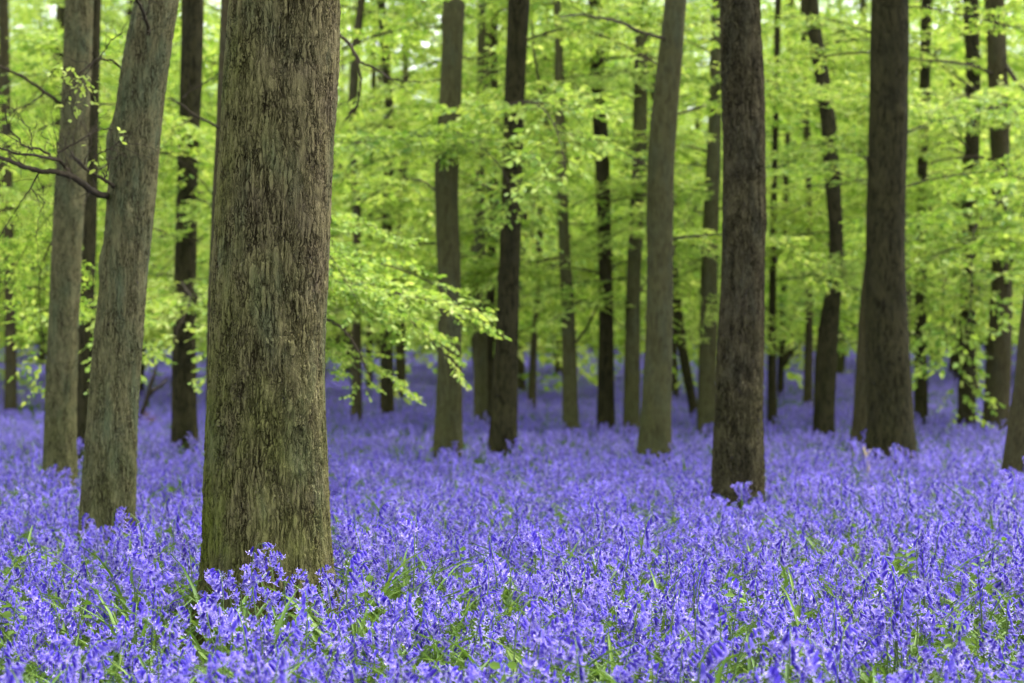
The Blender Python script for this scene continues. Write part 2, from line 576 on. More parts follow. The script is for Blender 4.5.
def tree(key, label, mat, prof, d=None, h=0.32, H=13.0, group=None, hide=0.0, sides=20, step=0.15, lean_y=0.0, knobs=(), flare=0.35):
    """prof: (y, left x, right x) from the top of the picture to the visible base."""
    yb, xl, xr = prof[-1]
    if d is None:
        d = solve_dist(0.5 * (xl + xr), yb, h)
    pts, rad = [], []
    for (y, a, b) in reversed(prof):
        p = P(0.5 * (a + b), y, d)
        ppm = F / d
        pts.append(p)
        rad.append(0.5 * (b - a) / ppm)
    low, nxt = pts[0], pts[1]
    gz = float(ground_z(low.x, d)) - 0.12
    dirn = (low - nxt) / max(1e-6, abs(low.z - nxt.z))
    p0 = Vector((low.x + dirn.x * 0.6 * (low.z - gz), low.y, gz))
    pts.insert(0, p0)
    rad.insert(0, rad[0] * 1.03)
    base = Vector((p0.x, p0.y, float(ground_z(p0.x, p0.y))))
    top, prev = pts[-1], pts[-2]
    dv = (top - prev)
    dv = dv / max(0.2, dv.z)
    r0 = rad[-1]
    p = top.copy()
    z0 = top.z
    H = max(H, z0 + 4.0)
    k = 8
    for i in range(1, k + 1):
        dv = Vector((dv.x * 0.8 + random.uniform(-.05, .05), dv.y * 0.8 + random.uniform(-.05, .05), 1.0))
        p = p + dv * ((H - z0) / k)
        pts.append(p.copy())
        rad.append(r0 * (1 - 0.85 * i / k))
    loc = []
    for q in pts:
        f = (q.z - base.z) * lean_y
        loc.append((q.x - base.x, q.y - base.y + f, q.z - base.z))
    root = empty('tree', base, label, 'tree', group)
    gk = np.random.default_rng(len(TREES) + 70)
    knobs = list(knobs) + [(gk.uniform(0.5, 7), gk.uniform(-2.9, -0.2), rad[1] * gk.uniform(0.22, 0.4), rad[1] * gk.uniform(0.05, 0.13)) for _ in range(6 if d > 9 else 2)]
    me = trunk_mesh(loc, rad, M[mat], sides=sides, step=step, seed=len(TREES) + 5, knobs=knobs, flare=flare)
    link('trunk', me, root)
    TREES[key] = dict(root=root, base=base, pts=loc, rad=rad, d=d, H=H)
    return root


def at_height(T, z):
    a = np.array(T['pts'])
    return Vector([float(np.interp(z, a[:, 2], a[:, j])) for j in range(2)] + [z])


FAR = 'slim trunks further back among the foliage'
hero = dict(sides=220, step=0.012)
tree('T1', 'thickest trunk of all, deeply fissured brown bark with green algae low on its left side', 'oak',
     [(0, 232, 340), (50, 228, 339), (100, 223, 337.5), (200, 218, 333), (300, 214.5, 328), (350, 212, 327.5), (400, 210, 327), (480, 208, 328.5), (550, 205, 332), (585, 203, 334)],
     d=8.1, flare=0.30, sides=300, step=0.008,
     knobs=[(0.93, -2.35, 0.035, 0.014, 0.02), (0.92, -1.62, 0.035, 0.014, 0.018), (0.93, -0.95, 0.03, 0.014, 0.02), (1.27, -1.45, 0.085, 0.011, 0.022), (1.31, -1.75, 0.06, 0.009, 0.025), (2.12, -2.05, 0.03, 0.012, 0.025), (2.25, -1.15, 0.06, 0.007, 0.03)])
tree('T2', 'leaning grey-green trunk with bare dark dead branches reaching out to its left', 'greygreen',
     [(0, 135, 178), (40, 126, 172), (70, 117, 166), (100, 113.5, 163), (150, 112, 159.5), (200, 107, 155), (250, 102.5, 150.5), (300, 98, 145), (400, 88, 138), (460, 84, 136), (525, 79, 134)],
     sides=170, step=0.014, flare=0.15, knobs=[(2.62, 3.1, 0.10, 0.035), (2.5, 3.0, 0.06, 0.02), (1.9, 3.3, 0.06, 0.015)])
tree('T3', 'straight grey-brown trunk standing just left of the leaning grey-green trunk', 'greygreen',
     [(0, 66, 94), (60, 64, 92), (100, 63, 90), (150, 58, 88), (200, 53, 84), (300, 50, 80), (400, 45, 76), (480, 42.5, 77)], sides=120, step=0.025, flare=0.15)
tree('T4', 'thin dark trunk squeezed between the straight and the leaning grey-green trunks', 'dark',
     [(0, 86, 101), (200, 83, 98), (310, 78, 94), (455, 74, 90)])
tree('T5', 'dark straight trunk standing alone midway between leaning grey-green trunk and thickest trunk', 'dark',
     [(0, 182, 204), (100, 180, 201), (200, 176, 196), (300, 173, 196), (380, 172, 196), (446, 171, 198)], sides=40, step=0.06)
tree('T6', 'brown trunk mostly hidden behind the left edge of the thickest trunk', 'brownbeech',
     [(0, 221, 243), (100, 218, 240), (200, 212, 234), (330, 206, 228), (470, 206, 230)], d=15.2, sides=60, step=0.05)
tree('T7', 'thin crooked far trunk right of the thickest trunk, forked low down', 'brownbeech',
     [(0, 359, 366), (40, 351, 360), (90, 349, 358), (130, 347, 355), (165, 351, 359), (230, 353, 361), (330, 352, 361), (420, 351, 362)])
tree('T8', 'slim far trunk whose dark foot shows below the leafy bough right of the thickest trunk', 'dark',
     [(0, 377, 385), (120, 386, 395), (230, 382, 392), (330, 381, 393), (413, 380, 394)])
tree('T9', 'small far trunk, third of the row of feet below the leafy bough', 'brownbeech',
     [(0, 404, 410), (200, 398, 406), (300, 396, 405), (394, 395.5, 406)])
tree('T9b', 'faint smallest far trunk between the crooked forked trunk and the dark foot', 'dark',
     [(0, 374, 378), (200, 368, 373), (392, 365.5, 372.5)])
tree('T10', 'olive-grey trunk crossed by the tip of the leafy bough', 'beech',
     [(0, 443, 465), (70, 440.5, 462), (110, 439, 461), (150, 435, 460), (200, 434, 458), (240, 437, 461), (300, 438, 462), (400, 437, 463), (450, 432, 464)], sides=60, step=0.05)
tree('T11', 'dark trunk narrowing upward, right-hand neighbour of the olive-grey trunk', 'dark',
     [(0, 508, 531), (50, 506, 527), (100, 504, 525), (150, 502, 523), (200, 501, 522), (300, 497, 519), (400, 490, 517), (452, 487, 518)], sides=60, step=0.05)
tree('T12', 'pale grey thin trunk half hidden left of the dark narrowing trunk', 'beech',
     [(0, 478, 486), (80, 477, 485), (200, 475, 484), (300, 473, 487), (420, 474, 488)])
tree('T12b', 'thin dark trunk between pale grey thin trunk and dark narrowing trunk', 'dark',
     [(0, 491, 498), (150, 490, 498), (300, 487, 495), (418, 484, 492)])
tree('T13', 'very thin wavering far trunk in the gap right of the dark narrowing trunk', 'brownbeech',
     [(0, 545, 550), (230, 537, 543), (300, 534, 540), (340, 531, 537), (404, 527, 536)])
tree('T14', 'slim pale grey trunk with a slight bend, alone right of centre', 'beech',
     [(0, 553, 560), (30, 555, 563), (100, 554, 564.5), (200, 557, 568), (260, 559, 570.5), (300, 561, 574), (426, 563, 578.5)])
tree('T15', 'straight near-black trunk right of the slim pale bent trunk', 'dark',
     [(0, 588, 602), (30, 590, 603), (100, 591, 605), (150, 594, 609), (230, 597.5, 611), (300, 599, 613), (424, 597, 615.5)])
tree('T16', 'grey-green trunk standing close on the left of the sturdy curved trunk', 'beech',
     [(0, 636, 649), (30, 635, 648), (130, 633, 648), (200, 631, 646), (280, 626, 640), (426, 623, 639.5)])
tree('T17', 'sturdy olive trunk near centre curving right toward its top', 'beech',
     [(0, 665, 687), (50, 658.5, 683), (100, 652, 679), (140, 647.5, 675.5), (200, 646, 673.5), (300, 646.5, 673), (400, 641.5, 672), (455, 637, 671.5)], sides=60, step=0.05)
tree('T18', 'pale grey trunk half hidden behind the left side of the rough knobbly trunk', 'beech',
     [(0, 711, 722), (100, 709, 722), (150, 707, 721), (230, 702, 718), (350, 699, 717), (426, 697, 715)])
tree('T18b', 'short-looking dark trunk tilting left between curved trunk and pale half-hidden trunk', 'dark',
     [(0, 640, 646), (200, 662, 670), (300, 672, 681), (350, 677, 687), (380, 684, 693), (412, 690, 699)])
tree('T19', 'rough knobbly brown trunk in sharp focus right of centre', 'rough',
     [(0, 720, 760.5), (50, 721, 763), (100, 722, 765), (200, 723, 765), (300, 721, 764), (340, 719.5, 763.5), (370, 716, 763), (430, 715, 761.5), (500, 710.5, 763.5)],
     sides=190, step=0.014, flare=0.15,
     knobs=[(1.22, -2.3, 0.06, 0.02), (1.15, -1.7, 0.05, 0.02), (1.12, -1.2, 0.05, 0.016), (0.72, -1.3, 0.06, 0.02), (0.62, -1.8, 0.04, 0.012), (1.5, -0.7, 0.04, 0.012), (2.1, -1.5, 0.03, 0.008)])
tree('T20', 'thin dark trunk low on the right of the rough knobbly trunk', 'dark',
     [(0, 775, 781), (200, 771, 777), (330, 768, 776), (421, 767, 777)])
tree('T20b', 'faint thin far trunk just right of the low thin dark trunk', 'dark',
     [(0, 790, 794), (200, 783, 788), (393, 777, 784)])
tree('T21', 'dark wavy trunk bending twice, between rough knobbly trunk and broad dark trunk', 'dark',
     [(0, 804, 818), (25, 806, 820), (50, 810, 824), (100, 819, 834), (150, 823, 838), (200, 826, 841), (240, 831, 844), (290, 826, 841), (340, 816, 838), (430, 813, 833)], sides=32, step=0.1)
tree('T21b', 'dim brown thin trunk behind the left of the dark wavy trunk', 'brownbeech',
     [(0, 800, 806), (200, 806, 812), (300, 806, 813), (404, 803, 812)])
tree('T22', 'broad dark brown trunk, widest on the right half', 'dark',
     [(0, 872, 909), (100, 870, 908), (200, 867, 905.5), (260, 866.5, 905), (300, 866.5, 908), (370, 866, 911), (420, 868, 914), (458, 866, 917)], sides=80, step=0.04)
tree('T22b', 'olive trunk close behind the left edge of the broad dark brown trunk', 'brownbeech',
     [(0, 890, 903), (200, 874, 892), (300, 860, 882), (400, 854, 880), (444, 851, 880)], sides=40, step=0.07)
tree('T23', 'thin dark trunk standing close on the right of the broad dark brown trunk', 'dark',
     [(0, 921, 932), (100, 919, 930), (200, 916, 926), (300, 915, 926), (420, 914, 928)])
tree('T24', 'slender dark trunk midway between broad dark brown trunk and right picture edge', 'dark',
     [(0, 963, 978), (60, 966, 980), (100, 967, 980.5), (150, 965, 979), (280, 961, 975), (422, 957.5, 976)])
tree('T25', 'tall brown-grey trunk nearest the right picture edge of the upright ones', 'brownbeech',
     [(0, 985, 1005), (100, 989, 1009), (200, 992, 1010.5), (290, 992, 1012), (350, 987, 1011), (426, 983, 1008)], sides=32, step=0.1)
tree('T26', 'leaning trunk cut off by the right picture edge', 'brownbeech',
     [(0, 1066, 1104), (200, 1040, 1079), (310, 1022, 1063), (400, 1013, 1056), (475, 1002, 1050)], sides=60, step=0.05)
tree('T27', 'far thin trunk nearest the left picture edge', 'brownbeech',
     [(0, -2, 8), (200, 3, 13), (290, 5, 16), (410, 4.5, 17)])

# ------------------------------------------------------------------ boughs on the named trees
rb = random.Random(5)


def scatter_boughs(key, n, z0, z1, az=(0, 360), sc=(0.7, 1.2), pitch=(-5, 25)):
    T = TREES[key]
    for i in range(n):
        z = z0 + (z1 - z0) * (i + rb.random()) / n
        a = R(rb.uniform(*az))
        pt = R(rb.uniform(*pitch))
        s = at_height(T, z)
        add_bough(T['root'], s, (math.cos(a) * math.cos(pt), math.sin(a) * math.cos(pt), math.sin(pt)), rb.uniform(*sc), rb.uniform(-0.3, 0.3), rb.randrange(7))


def aim_bough(key, p0, p1, roll=0.0, kind=None, d1=None, lift=0.12):
    """A bough from the trunk at picture height p0 whose tip hangs at p1 = (px, py, distance)."""
    T = TREES[key]
    a = P(512, p0, T['d'])
    s = at_height(T, a.z - T['base'].z)
    w = T['base'] + s
    e = P(*p1)
    dv = e - w
    add_bough(T['root'], s, (dv.x, dv.y, dv.z + lift * dv.length), dv.length / 3.0, roll, rb.randrange(7) if kind is None else kind)


for k, T in TREES.items():
    d = T['d']
    top = 1.25 + d * 0.195               # height of the picture's upper edge there
    if d < 18:
        scatter_boughs(k, 4, T['H'] - 5.0, T['H'] - 0.5, sc=(1.0, 1.6), pitch=(5, 40))
    elif d < 24:
        scatter_boughs(k, 5, 2.6, top, az=(20, 160), sc=(0.7, 1.1))
        scatter_boughs(k, 3, top + 1.0, T['H'] - 0.4, sc=(0.9, 1.4), pitch=(0, 35))
    elif k == 'T21':
        scatter_boughs(k, 4, 2.2, top, az=(30, 150), sc=(0.6, 1.0))
    else:
        scatter_boughs(k, 7, 1.9, top, az=(5, 175), sc=(0.7, 1.25), pitch=(-10, 15))
        scatter_boughs(k, 3, 1.9, 0.7 * top, az=(180, 360), sc=(0.6, 0.9), pitch=(-10, 12))
        scatter_boughs(k, 3, top, T['H'] - 0.4, sc=(0.8, 1.2), pitch=(0, 35))

# the leafy bough in front of the olive-grey trunk
aim_bough('T6', 275, (478, 345, 14.6), 0.15, 3)
aim_bough('T6', 245, (420, 330, 14.2), -0.2, 1)
aim_bough('T6', 300, (440, 352, 15.4), 0.1, 0)
aim_bough('T6', 320, (400, 372, 15.0), 0.0, 4)
aim_bough('T6', 215, (400, 270, 15.8), 0.2, 6)
aim_bough('T6', 235, (370, 300, 14.0), 0.3, 2)
aim_bough('T6', 260, (395, 345, 15.2), -0.3, 6)
aim_bough('T6', 285, (455, 360, 15.6), 0.25, 2)
aim_bough('T6', 290, (360, 385, 14.6), 0.0, 1)
aim_bough('T6', 255, (485, 335, 15.8), -0.1, 0)
aim_bough('T6', 265, (450, 335, 15.0), 0.35, 3)
aim_bough('T6', 240, (410, 305, 15.3), 0.1, 5)
# sprays by the dark lone trunk
aim_bough('T5', 285, (158, 335, 19.0), 0.1, 1)
aim_bough('T5', 290, (212, 345, 19.5), -0.1, 4)
aim_bough('T5', 230, (120, 290, 21.0), 0.1, 0)
aim_bough('T5', 200, (225, 250, 21.0), 0.1, 2)
# top centre
aim_bough('T16', 10, (560, 30, 27.5), 0.1, 3)
aim_bough('T16', 0, (590, 55, 26.5), 0.2, 0)
aim_bough('T16', 80, (568, 118, 27.0), 0.1, 4)
aim_bough('T16', 70, (590, 105, 26.5), -0.1, 3)
aim_bough('T16', 225, (580, 275, 27.0), -0.1, 3)
aim_bough('T10', 150, (385, 190, 18.5), 0.1, 3)
aim_bough('T10', 130, (490, 190, 19.5), 0.1, 4)
aim_bough('T11', 110, (520, 140, 17.8), 0.1, 4)
aim_bough('T11', 5, (500, 20, 17.5), 0.1, 3)
aim_bough('T18', 290, (690, 340, 27.0), 0.1, 1)
aim_bough('T18', 180, (672, 235, 27.0), 0.1, 5)
aim_bough('T18', 250, (660, 320, 28.0), -0.2, 3)
aim_bough('T21', 270, (775, 325, 26.0), 0.1, 4)
aim_bough('T21', 245, (855, 300, 26.0), 0.1, 3)
aim_bough('T21', 190, (775, 250, 28.0), 0.1, 0)
aim_bough('T25', 200, (925, 320, 25.0), 0.1, 4)
aim_bough('T25', 180, (1000, 215, 24.0), 0.1, 1)
aim_bough('T25', 240, (960, 300, 25.0), 0.1, 3)
aim_bough('T25', 120, (920, 160, 26.0), 0.1, 6)
aim_bough('T24', 250, (935, 380, 27.5), 0.1, 5)
aim_bough('T3', 200, (-10, 300, 16.5), 0.1, 5)
aim_bough('T3', 120, (-20, 190, 17.0), 0.1, 3)
aim_bough('T3', 220, (30, 370, 17.5), 0.1, 2)
aim_bough('T4', 300, (95, 352, 17.5), 0.1, 4)


def px_tube(A, pts, r0, r1, sides=6):
    q = np.array([P(*p) for p in pts])
    n = 5 * len(q)
    u = np.linspace(0, len(q) - 1, n)
    c = np.stack([np.interp(u, np.arange(len(q)), q[:, j]) for j in range(3)], -1)
    c[1:-1] = 0.25 * c[:-2] + 0.5 * c[1:-1] + 0.25 * c[2:]
    c += np.random.default_rng(int(r0 * 1e5) + len(pts)).normal(0, 0.003, c.shape)
    A.tube(c, np.linspace(r0, r1, n), sides)


def branch_px(key, limbs, mat='twig', leaves=()):
    """A bare branch with its twigs as one part of a tree, traced at its own distance."""
    T = TREES[key]
    A = Acc()
    gt = np.random.default_rng(int(limbs[0][0][0][0]) + len(limbs))
    for pts, r0, r1 in limbs:
        px_tube(A, pts, r0, r1)
        for _ in range(2 * len(pts) if key == 'T2' else 2):
            k = int(gt.integers(0, len(pts) - 1))
            f = gt.random()
            q = np.array(P(*pts[k])) * (1 - f) + np.array(P(*pts[k + 1])) * f
            fw = np.array(P(*pts[k + 1])) - np.array(P(*pts[k]))
            fw = fw / (np.linalg.norm(fw) + 1e-6) + gt.normal(0, 0.6, 3)
            ln = gt.uniform(0.08, 0.32)
            t = np.linspace(0, 1, 6)[:, None]
            c = q + fw / np.linalg.norm(fw) * ln * t + gt.normal(0, 0.02, (6, 3)) * t + np.array([0, 0, gt.uniform(-.08, .08)]) * t ** 2
            A.tube(c, np.linspace(min(r1, 0.003), 0.0009, 6), 4, cap=False)
    me = A.mesh('branch', M[mat])
    b = link('branch', me, T['root'])
    b.location = -T['base']
    if leaves:
        g = np.random.default_rng(len(leaves))
        p, dd = [], []
        for (x, y, dist, n) in leaves:
            for _ in range(n):
                p.append(np.array(P(x + g.uniform(-9, 9), y + g.uniform(-4, 4), dist)) + g.normal(0, 0.03, 3))
                dd.append(g.normal(0, 0.5, 3) + [0.2, -0.3, -0.4])
        L = Acc()
        L.stamp(LEAF6_V, LEAF6_Q, frames(np.array(dd), 0.4, len(p), g) * g.uniform(0.03, 0.05, len(p))[:, None, None], np.array(p), g.uniform(0.4, 1, len(p)))
        link('foliage', L.mesh('foliage', M['leaf'], smooth=False), b)
    return b


D2 = TREES['T2']['d']
branch_px('T2', [([(110, 197, D2), (97, 194, D2 - .3), (85, 186, D2 - .4), (72, 176, D2 - .5), (52, 171, D2 - .6), (40, 172, D2 - .6), (18, 164, D2 - .7), (-8, 154, D2 - .7), (-50, 140, D2 - .8)], 0.022, 0.011),
                 ([(72, 176, D2 - .5), (64, 165, D2 - .5), (58, 160, D2 - .6), (34, 155, D2 - .7), (16, 154, D2 - .7), (-10, 144, D2 - .8)], 0.011, 0.006),
                 ([(58, 160, D2 - .6), (38, 148, D2 - .6), (24, 147, D2 - .7), (8, 126, D2 - .8), (4, 104, D2 - .9)], 0.008, 0.003),
                 ([(57, 153, D2 - .4), (75, 144, D2 - .4), (98, 129, D2 - .3), (113, 129, D2 - .2)], 0.007, 0.004),
                 ([(32, 150, D2 - .7), (30, 130, D2 - .7), (12, 110, D2 - .8)], 0.004, 0.002),
                 ([(40, 172, D2 - .6), (26, 195, D2 - .6), (8, 222, D2 - .5), (-6, 245, D2 - .5)], 0.005, 0.002),
                 ([(30, 188, D2 - .6), (44, 200, D2 - .6), (38, 222, D2 - .6)], 0.004, 0.002)],
          leaves=[(20, 205, D2 - .6, 4), (12, 214, D2 - .6, 3), (5, 180, D2 - .6, 3)])
branch_px('T2', [([(115, 187, D2 - .1), (104, 180, D2 - .3), (90, 172, D2 - .4), (77, 160, D2 - .5), (71, 152, D2 - .5)], 0.013, 0.006),
                 ([(92, 173, D2 - .4), (96, 155, D2 - .4), (110, 148, D2 - .4), (128, 136, D2 - .5)], 0.006, 0.003),
                 ([(104, 180, D2 - .3), (108, 168, D2 - .3), (110, 155, D2 - .4)], 0.005, 0.003),
                 ([(84, 165, D2 - .4), (92, 140, D2 - .4), (80, 120, D2 - .4)], 0.004, 0.002)],
          leaves=[(90, 158, D2 - .4, 6), (122, 138, D2 - .45, 4)])
branch_px('T2', [([(149, 34, D2 - .13), (147, 22, D2 - .3), (142, 10, D2 - .4), (135, -4, D2 - .5), (124, -22, D2 - .6)], 0.012, 0.008)])
branch_px('T2', [([(125, 72, D2 + .05), (112, 60, D2), (100, 58, D2 - .1), (80, 72, D2 - .2), (60, 78, D2 - .3)], 0.007, 0.003),
                 ([(100, 58, D2 - .1), (110, 40, D2 - .1), (122, 34, D2 - .2)], 0.004, 0.002),
                 ([(80, 72, D2 - .2), (70, 92, D2 - .3), (62, 108, D2 - .3)], 0.004, 0.002)],
          leaves=[(65, 75, D2 - .3, 16), (80, 84, D2 - .3, 18), (96, 88, D2 - .2, 14), (98, 96, D2 - .2, 8), (70, 108, D2 - .3, 14), (58, 72, D2 - .3, 8)])
D3 = TREES['T3']['d']
branch_px('T3', [([(62, 105, D3), (45, 92, D3 - .3), (25, 78, D3 - .5), (0, 66, D3 - .8), (-40, 50, D3 - 1)], 0.017, 0.007),
                 ([(45, 92, D3 - .3), (30, 105, D3 - .4), (8, 112, D3 - .6)], 0.01, 0.004)])
D6 = TREES['T6']['d']
branch_px('T6', [([(222, 130, D6), (212, 124, D6 - .2), (196, 116, D6 - .3), (182, 105, D6 - .4), (170, 98, D6 - .4)], 0.013, 0.006),
                 ([(182, 98, D6 - .4), (192, 90, D6 - .4), (206, 82, D6 - .5), (222, 72, D6 - .5)], 0.007, 0.004),
                 ([(196, 116, D6 - .3), (186, 122, D6 - .3), (172, 128, D6 - .3)], 0.005, 0.003)],
          leaves=[(182, 137, D6 - .3, 5), (175, 118, D6 - .3, 4)])
branch_px('T6', [([(234, 40, D6), (335, 30, D6 - .2), (350, 45, D6 - .3), (360, 62, D6 - .4), (375, 68, D6 - .4), (392, 80, D6 - .5), (420, 82, D6 - .6)], 0.018, 0.005),
                 ([(350, 45, D6 - .3), (358, 62, D6 - .4), (361, 80, D6 - .4), (358, 105, D6 - .3), (345, 120, D6 - .2)], 0.012, 0.006)])
branch_px('T6', [([(230, 300, D6), (330, 320, D6 - .4), (345, 330, D6 - .6), (358, 350, D6 - .7), (370, 376, D6 - .8)], 0.016, 0.006)])
D25 = TREES['T25']['d']
branch_px('T25', [([(995, 75, D25), (975, 66, D25 - .5), (950, 62, D25 - 1), (925, 60, D25 - 1.4), (905, 58, D25 - 1.6)], 0.03, 0.01)])
branch_px('T25', [([(1000, 100, D25), (985, 95, D25 - .5), (960, 80, D25 - 1), (940, 65, D25 - 1.2)], 0.022, 0.008)])
branch_px('T25', [([(998, 105, D25), (960, 108, D25 - .5), (930, 110, D25 - .8), (910, 118, D25 - 1)], 0.022, 0.008)])
branch_px('T25', [([(1000, 160, D25), (970, 156, D25 - .5), (940, 160, D25 - .8), (918, 168, D25 - 1)], 0.026, 0.008)])
branch_px('T25', [([(1003, 60, D25), (1018, 84, D25 - .4), (1034, 96, D25 - .8), (1060, 105, D25 - 1)], 0.035, 0.02),
                  ([(1006, 98, D25), (1016, 115, D25 - .3), (1030, 130, D25 - .5)], 0.03, 0.02)])
branch_px('T25', [([(1004, 300, D25), (1016, 238, D25 - .6), (1026, 225, D25 - .8), (1050, 205, D25 - 1)], 0.028, 0.015)])
branch_px('T24', [([(970, 150, TREES['T24']['d']), (950, 130, 29.0), (930, 118, 28.6), (915, 112, 28.3)], 0.022, 0.008)])
D17 = TREES['T17']['d']
branch_px('T17', [([(668, 40, D17), (640, 32, D17 - .8), (620, 22, D17 - 1.3), (600, 18, D17 - 1.8), (580, 14, D17 - 2.2), (558, 17, D17 - 2.6)], 0.022, 0.008)])
D15 = TREES['T15']['d']
branch_px('T15', [([(600, 130, D15), (590, 96, D15 - .5), (575, 85, D15 - 1), (560, 80, D15 - 1.4)], 0.03, 0.01)])
D14 = TREES['T14']['d']
branch_px('T14', [([(562, 150, D14), (545, 120, D14 - .5), (535, 60, D14 - 1), (531, 20, D14 - 1)], 0.03, 0.012)])
branch_px('T14', [([(574, 345, D14), (585, 330, D14 - .4), (592, 318, D14 - .8), (598, 305, D14 - 1)], 0.022, 0.01)])

# ------------------------------------------------------------------ trees deep in the wood
def wood_tree(seed, H, cr, mat, base_z=1.45, leaf=0.125, nb=64):
    g = np.random.default_rng(seed)
    z = np.linspace(-0.15, H * 0.97, 9)
    wob = np.cumsum(g.normal(0, 0.10, (9, 2)), axis=0)
    wob -= wob[0]
    pts = np.stack([wob[:, 0], wob[:, 1], z], -1)
    r = g.uniform(0.13, 0.22)
    tr = trunk_mesh(pts, r * (1 - 0.85 * np.linspace(0, 1, 9)), M[mat], sides=12, step=0.4, seed=seed)
    L, Wd = Acc(), Acc()
    protos = [bough(seed * 31 + k, L=3.0, leaf=leaf, step=0.13, lstep=0.075, tilt=0.9, wood=True, lift=g.uniform(0.05, 0.3), droop=g.uniform(0.2, 0.45)) for k in range(3)]
    pv = [(np.vstack(a.v), np.vstack(a.q), np.concatenate(a.tint)) for _, a in protos]
    wv = [(np.vstack(w.v), np.vstack(w.q)) for w, _ in protos]
    for i in range(nb):
        f = (i + g.random()) / nb
        zz = base_z + (H - base_z) * f ** 1.15
        ln = cr * (1.0 - 0.72 * f ** 1.3) * g.uniform(0.55, 1.15)
        a = i * 2.4 + g.normal(0, 0.4)
        c = np.array([np.interp(zz, z, pts[:, 0]), np.interp(zz, z, pts[:, 1]), zz])
        e = rot_to((math.cos(a), math.sin(a), math.tan(R(g.uniform(-8, 15) + 35 * f))), g.uniform(-0.4, 0.4)).to_matrix()
        m = np.array(e) * (ln / 3.0)
        k = g.integers(3)
        v, q, t = pv[k]
        L.add(v @ m.T + c, q, tint=np.clip(t + g.normal(0, 0.12), 0, 1))
        v, q = wv[k]
        Wd.add(v @ m.T + c, q)
    fol = L.mesh('foliage', M['leaf'], smooth=False)
    lim = Wd.mesh('branch', M['twig'])
    return tr, lim, fol


WOOD = [wood_tree(1, 17, 4.4, 'dark'), wood_tree(2, 20, 5.0, 'brownbeech'), wood_tree(3, 14, 4.0, 'beech', base_z=1.2),
        wood_tree(4, 19, 4.6, 'beech'), wood_tree(5, 16, 4.8, 'dark'), wood_tree(6, 11, 3.6, 'brownbeech', base_z=1.0)]
BACK_LABEL = 'slender tree deep in the wood, its trunk half lost in bright green foliage'
rw = random.Random(21)
spots = []
tries = 0
named = [(T['base'].x, T['base'].y) for T in TREES.values()]
while len(spots) < 138 and tries < 20000:
    tries += 1
    y = 34 + 82 * math.sqrt(rw.random()) if rw.random() < 0.75 else rw.uniform(33, 60)
    x = rw.uniform(-1, 1) * (0.31 * y + 5)
    if any((x - a) ** 2 + (y - b) ** 2 < (3.4 + y * 0.01) ** 2 for a, b in spots):
        continue
    if any((x - a) ** 2 + (y - b) ** 2 < 2.5 ** 2 for a, b in named):
        continue
    spots.append((x, y))
for x, y in spots:
    tr, lim, fol = WOOD[rw.randrange(6)]
    z = float(ground_z(x, y))
    root = empty('tree', (x, y, z), BACK_LABEL, 'tree', 'trees deep in the wood')
    root.rotation_euler = (0, 0, rw.uniform(0, 6.28))
    s = rw.uniform(0.85, 1.15)
    root.scale = (s, s, s)
    link('trunk', tr, root)
    link('branch', lim, root)
    link('foliage', fol, root)


# ------------------------------------------------------------------ instancing group for uncountable growth
def instancer(name, pts, rot, scl, var, sources, label, cat):
    me = bpy.data.meshes.new(name)
    me.vertices.add(len(pts))
    me.vertices.foreach_set('co', np.asarray(pts, np.float32).ravel())
    a = me.attributes.new('rot', 'FLOAT_VECTOR', 'POINT')
    a.data.foreach_set('vector', np.asarray(rot, np.float32).ravel())
    a = me.attributes.new('scl', 'FLOAT', 'POINT')
    a.data.foreach_set('value', np.asarray(scl, np.float32))
    a = me.attributes.new('var', 'INT', 'POINT')
    a.data.foreach_set('value', np.asarray(var, np.int32))
    src = bpy.data.collections.new(name + '_sources')
    for i, m in enumerate(sources):
        o = bpy.data.objects.new('%s_source_%03d' % (name, i), m)
        src.objects.link(o)
    ng = bpy.data.node_groups.new(name, 'GeometryNodeTree')
    ng.interface.new_socket('Geometry', in_out='INPUT', socket_type='NodeSocketGeometry')
    ng.interface.new_socket('Geometry', in_out='OUTPUT', socket_type='NodeSocketGeometry')
    N, Lk = ng.nodes, ng.links
    gi, go = N.new('NodeGroupInput'), N.new('NodeGroupOutput')
    ci = N.new('GeometryNodeCollectionInfo')
    ci.inputs['Collection'].default_value = src
    ci.inputs['Separate Children'].default_value = True
    ci.inputs['Reset Children'].default_value = True
    iop = N.new('GeometryNodeInstanceOnPoints')
    iop.inputs['Pick Instance'].default_value = True

    def attr(nm, ty):
        nd = N.new('GeometryNodeInputNamedAttribute')
        nd.data_type = ty
        nd.inputs['Name'].default_value = nm
        return nd.outputs['Attribute']
    Lk.new(gi.outputs[0], iop.inputs['Points'])
    Lk.new(ci.outputs[0], iop.inputs['Instance'])
    Lk.new(attr('var', 'INT'), iop.inputs['Instance Index'])
    Lk.new(attr('rot', 'FLOAT_VECTOR'), iop.inputs['Rotation'])
    Lk.new(attr('scl', 'FLOAT'), iop.inputs['Scale'])
    Lk.new(iop.outputs[0], go.inputs[0])
    o = link(name, me)
    md = o.modifiers.new('growth', 'NODES')
    md.node_group = ng
    o['kind'] = 'stuff'
    o['label'] = label
    o['category'] = cat
    return o


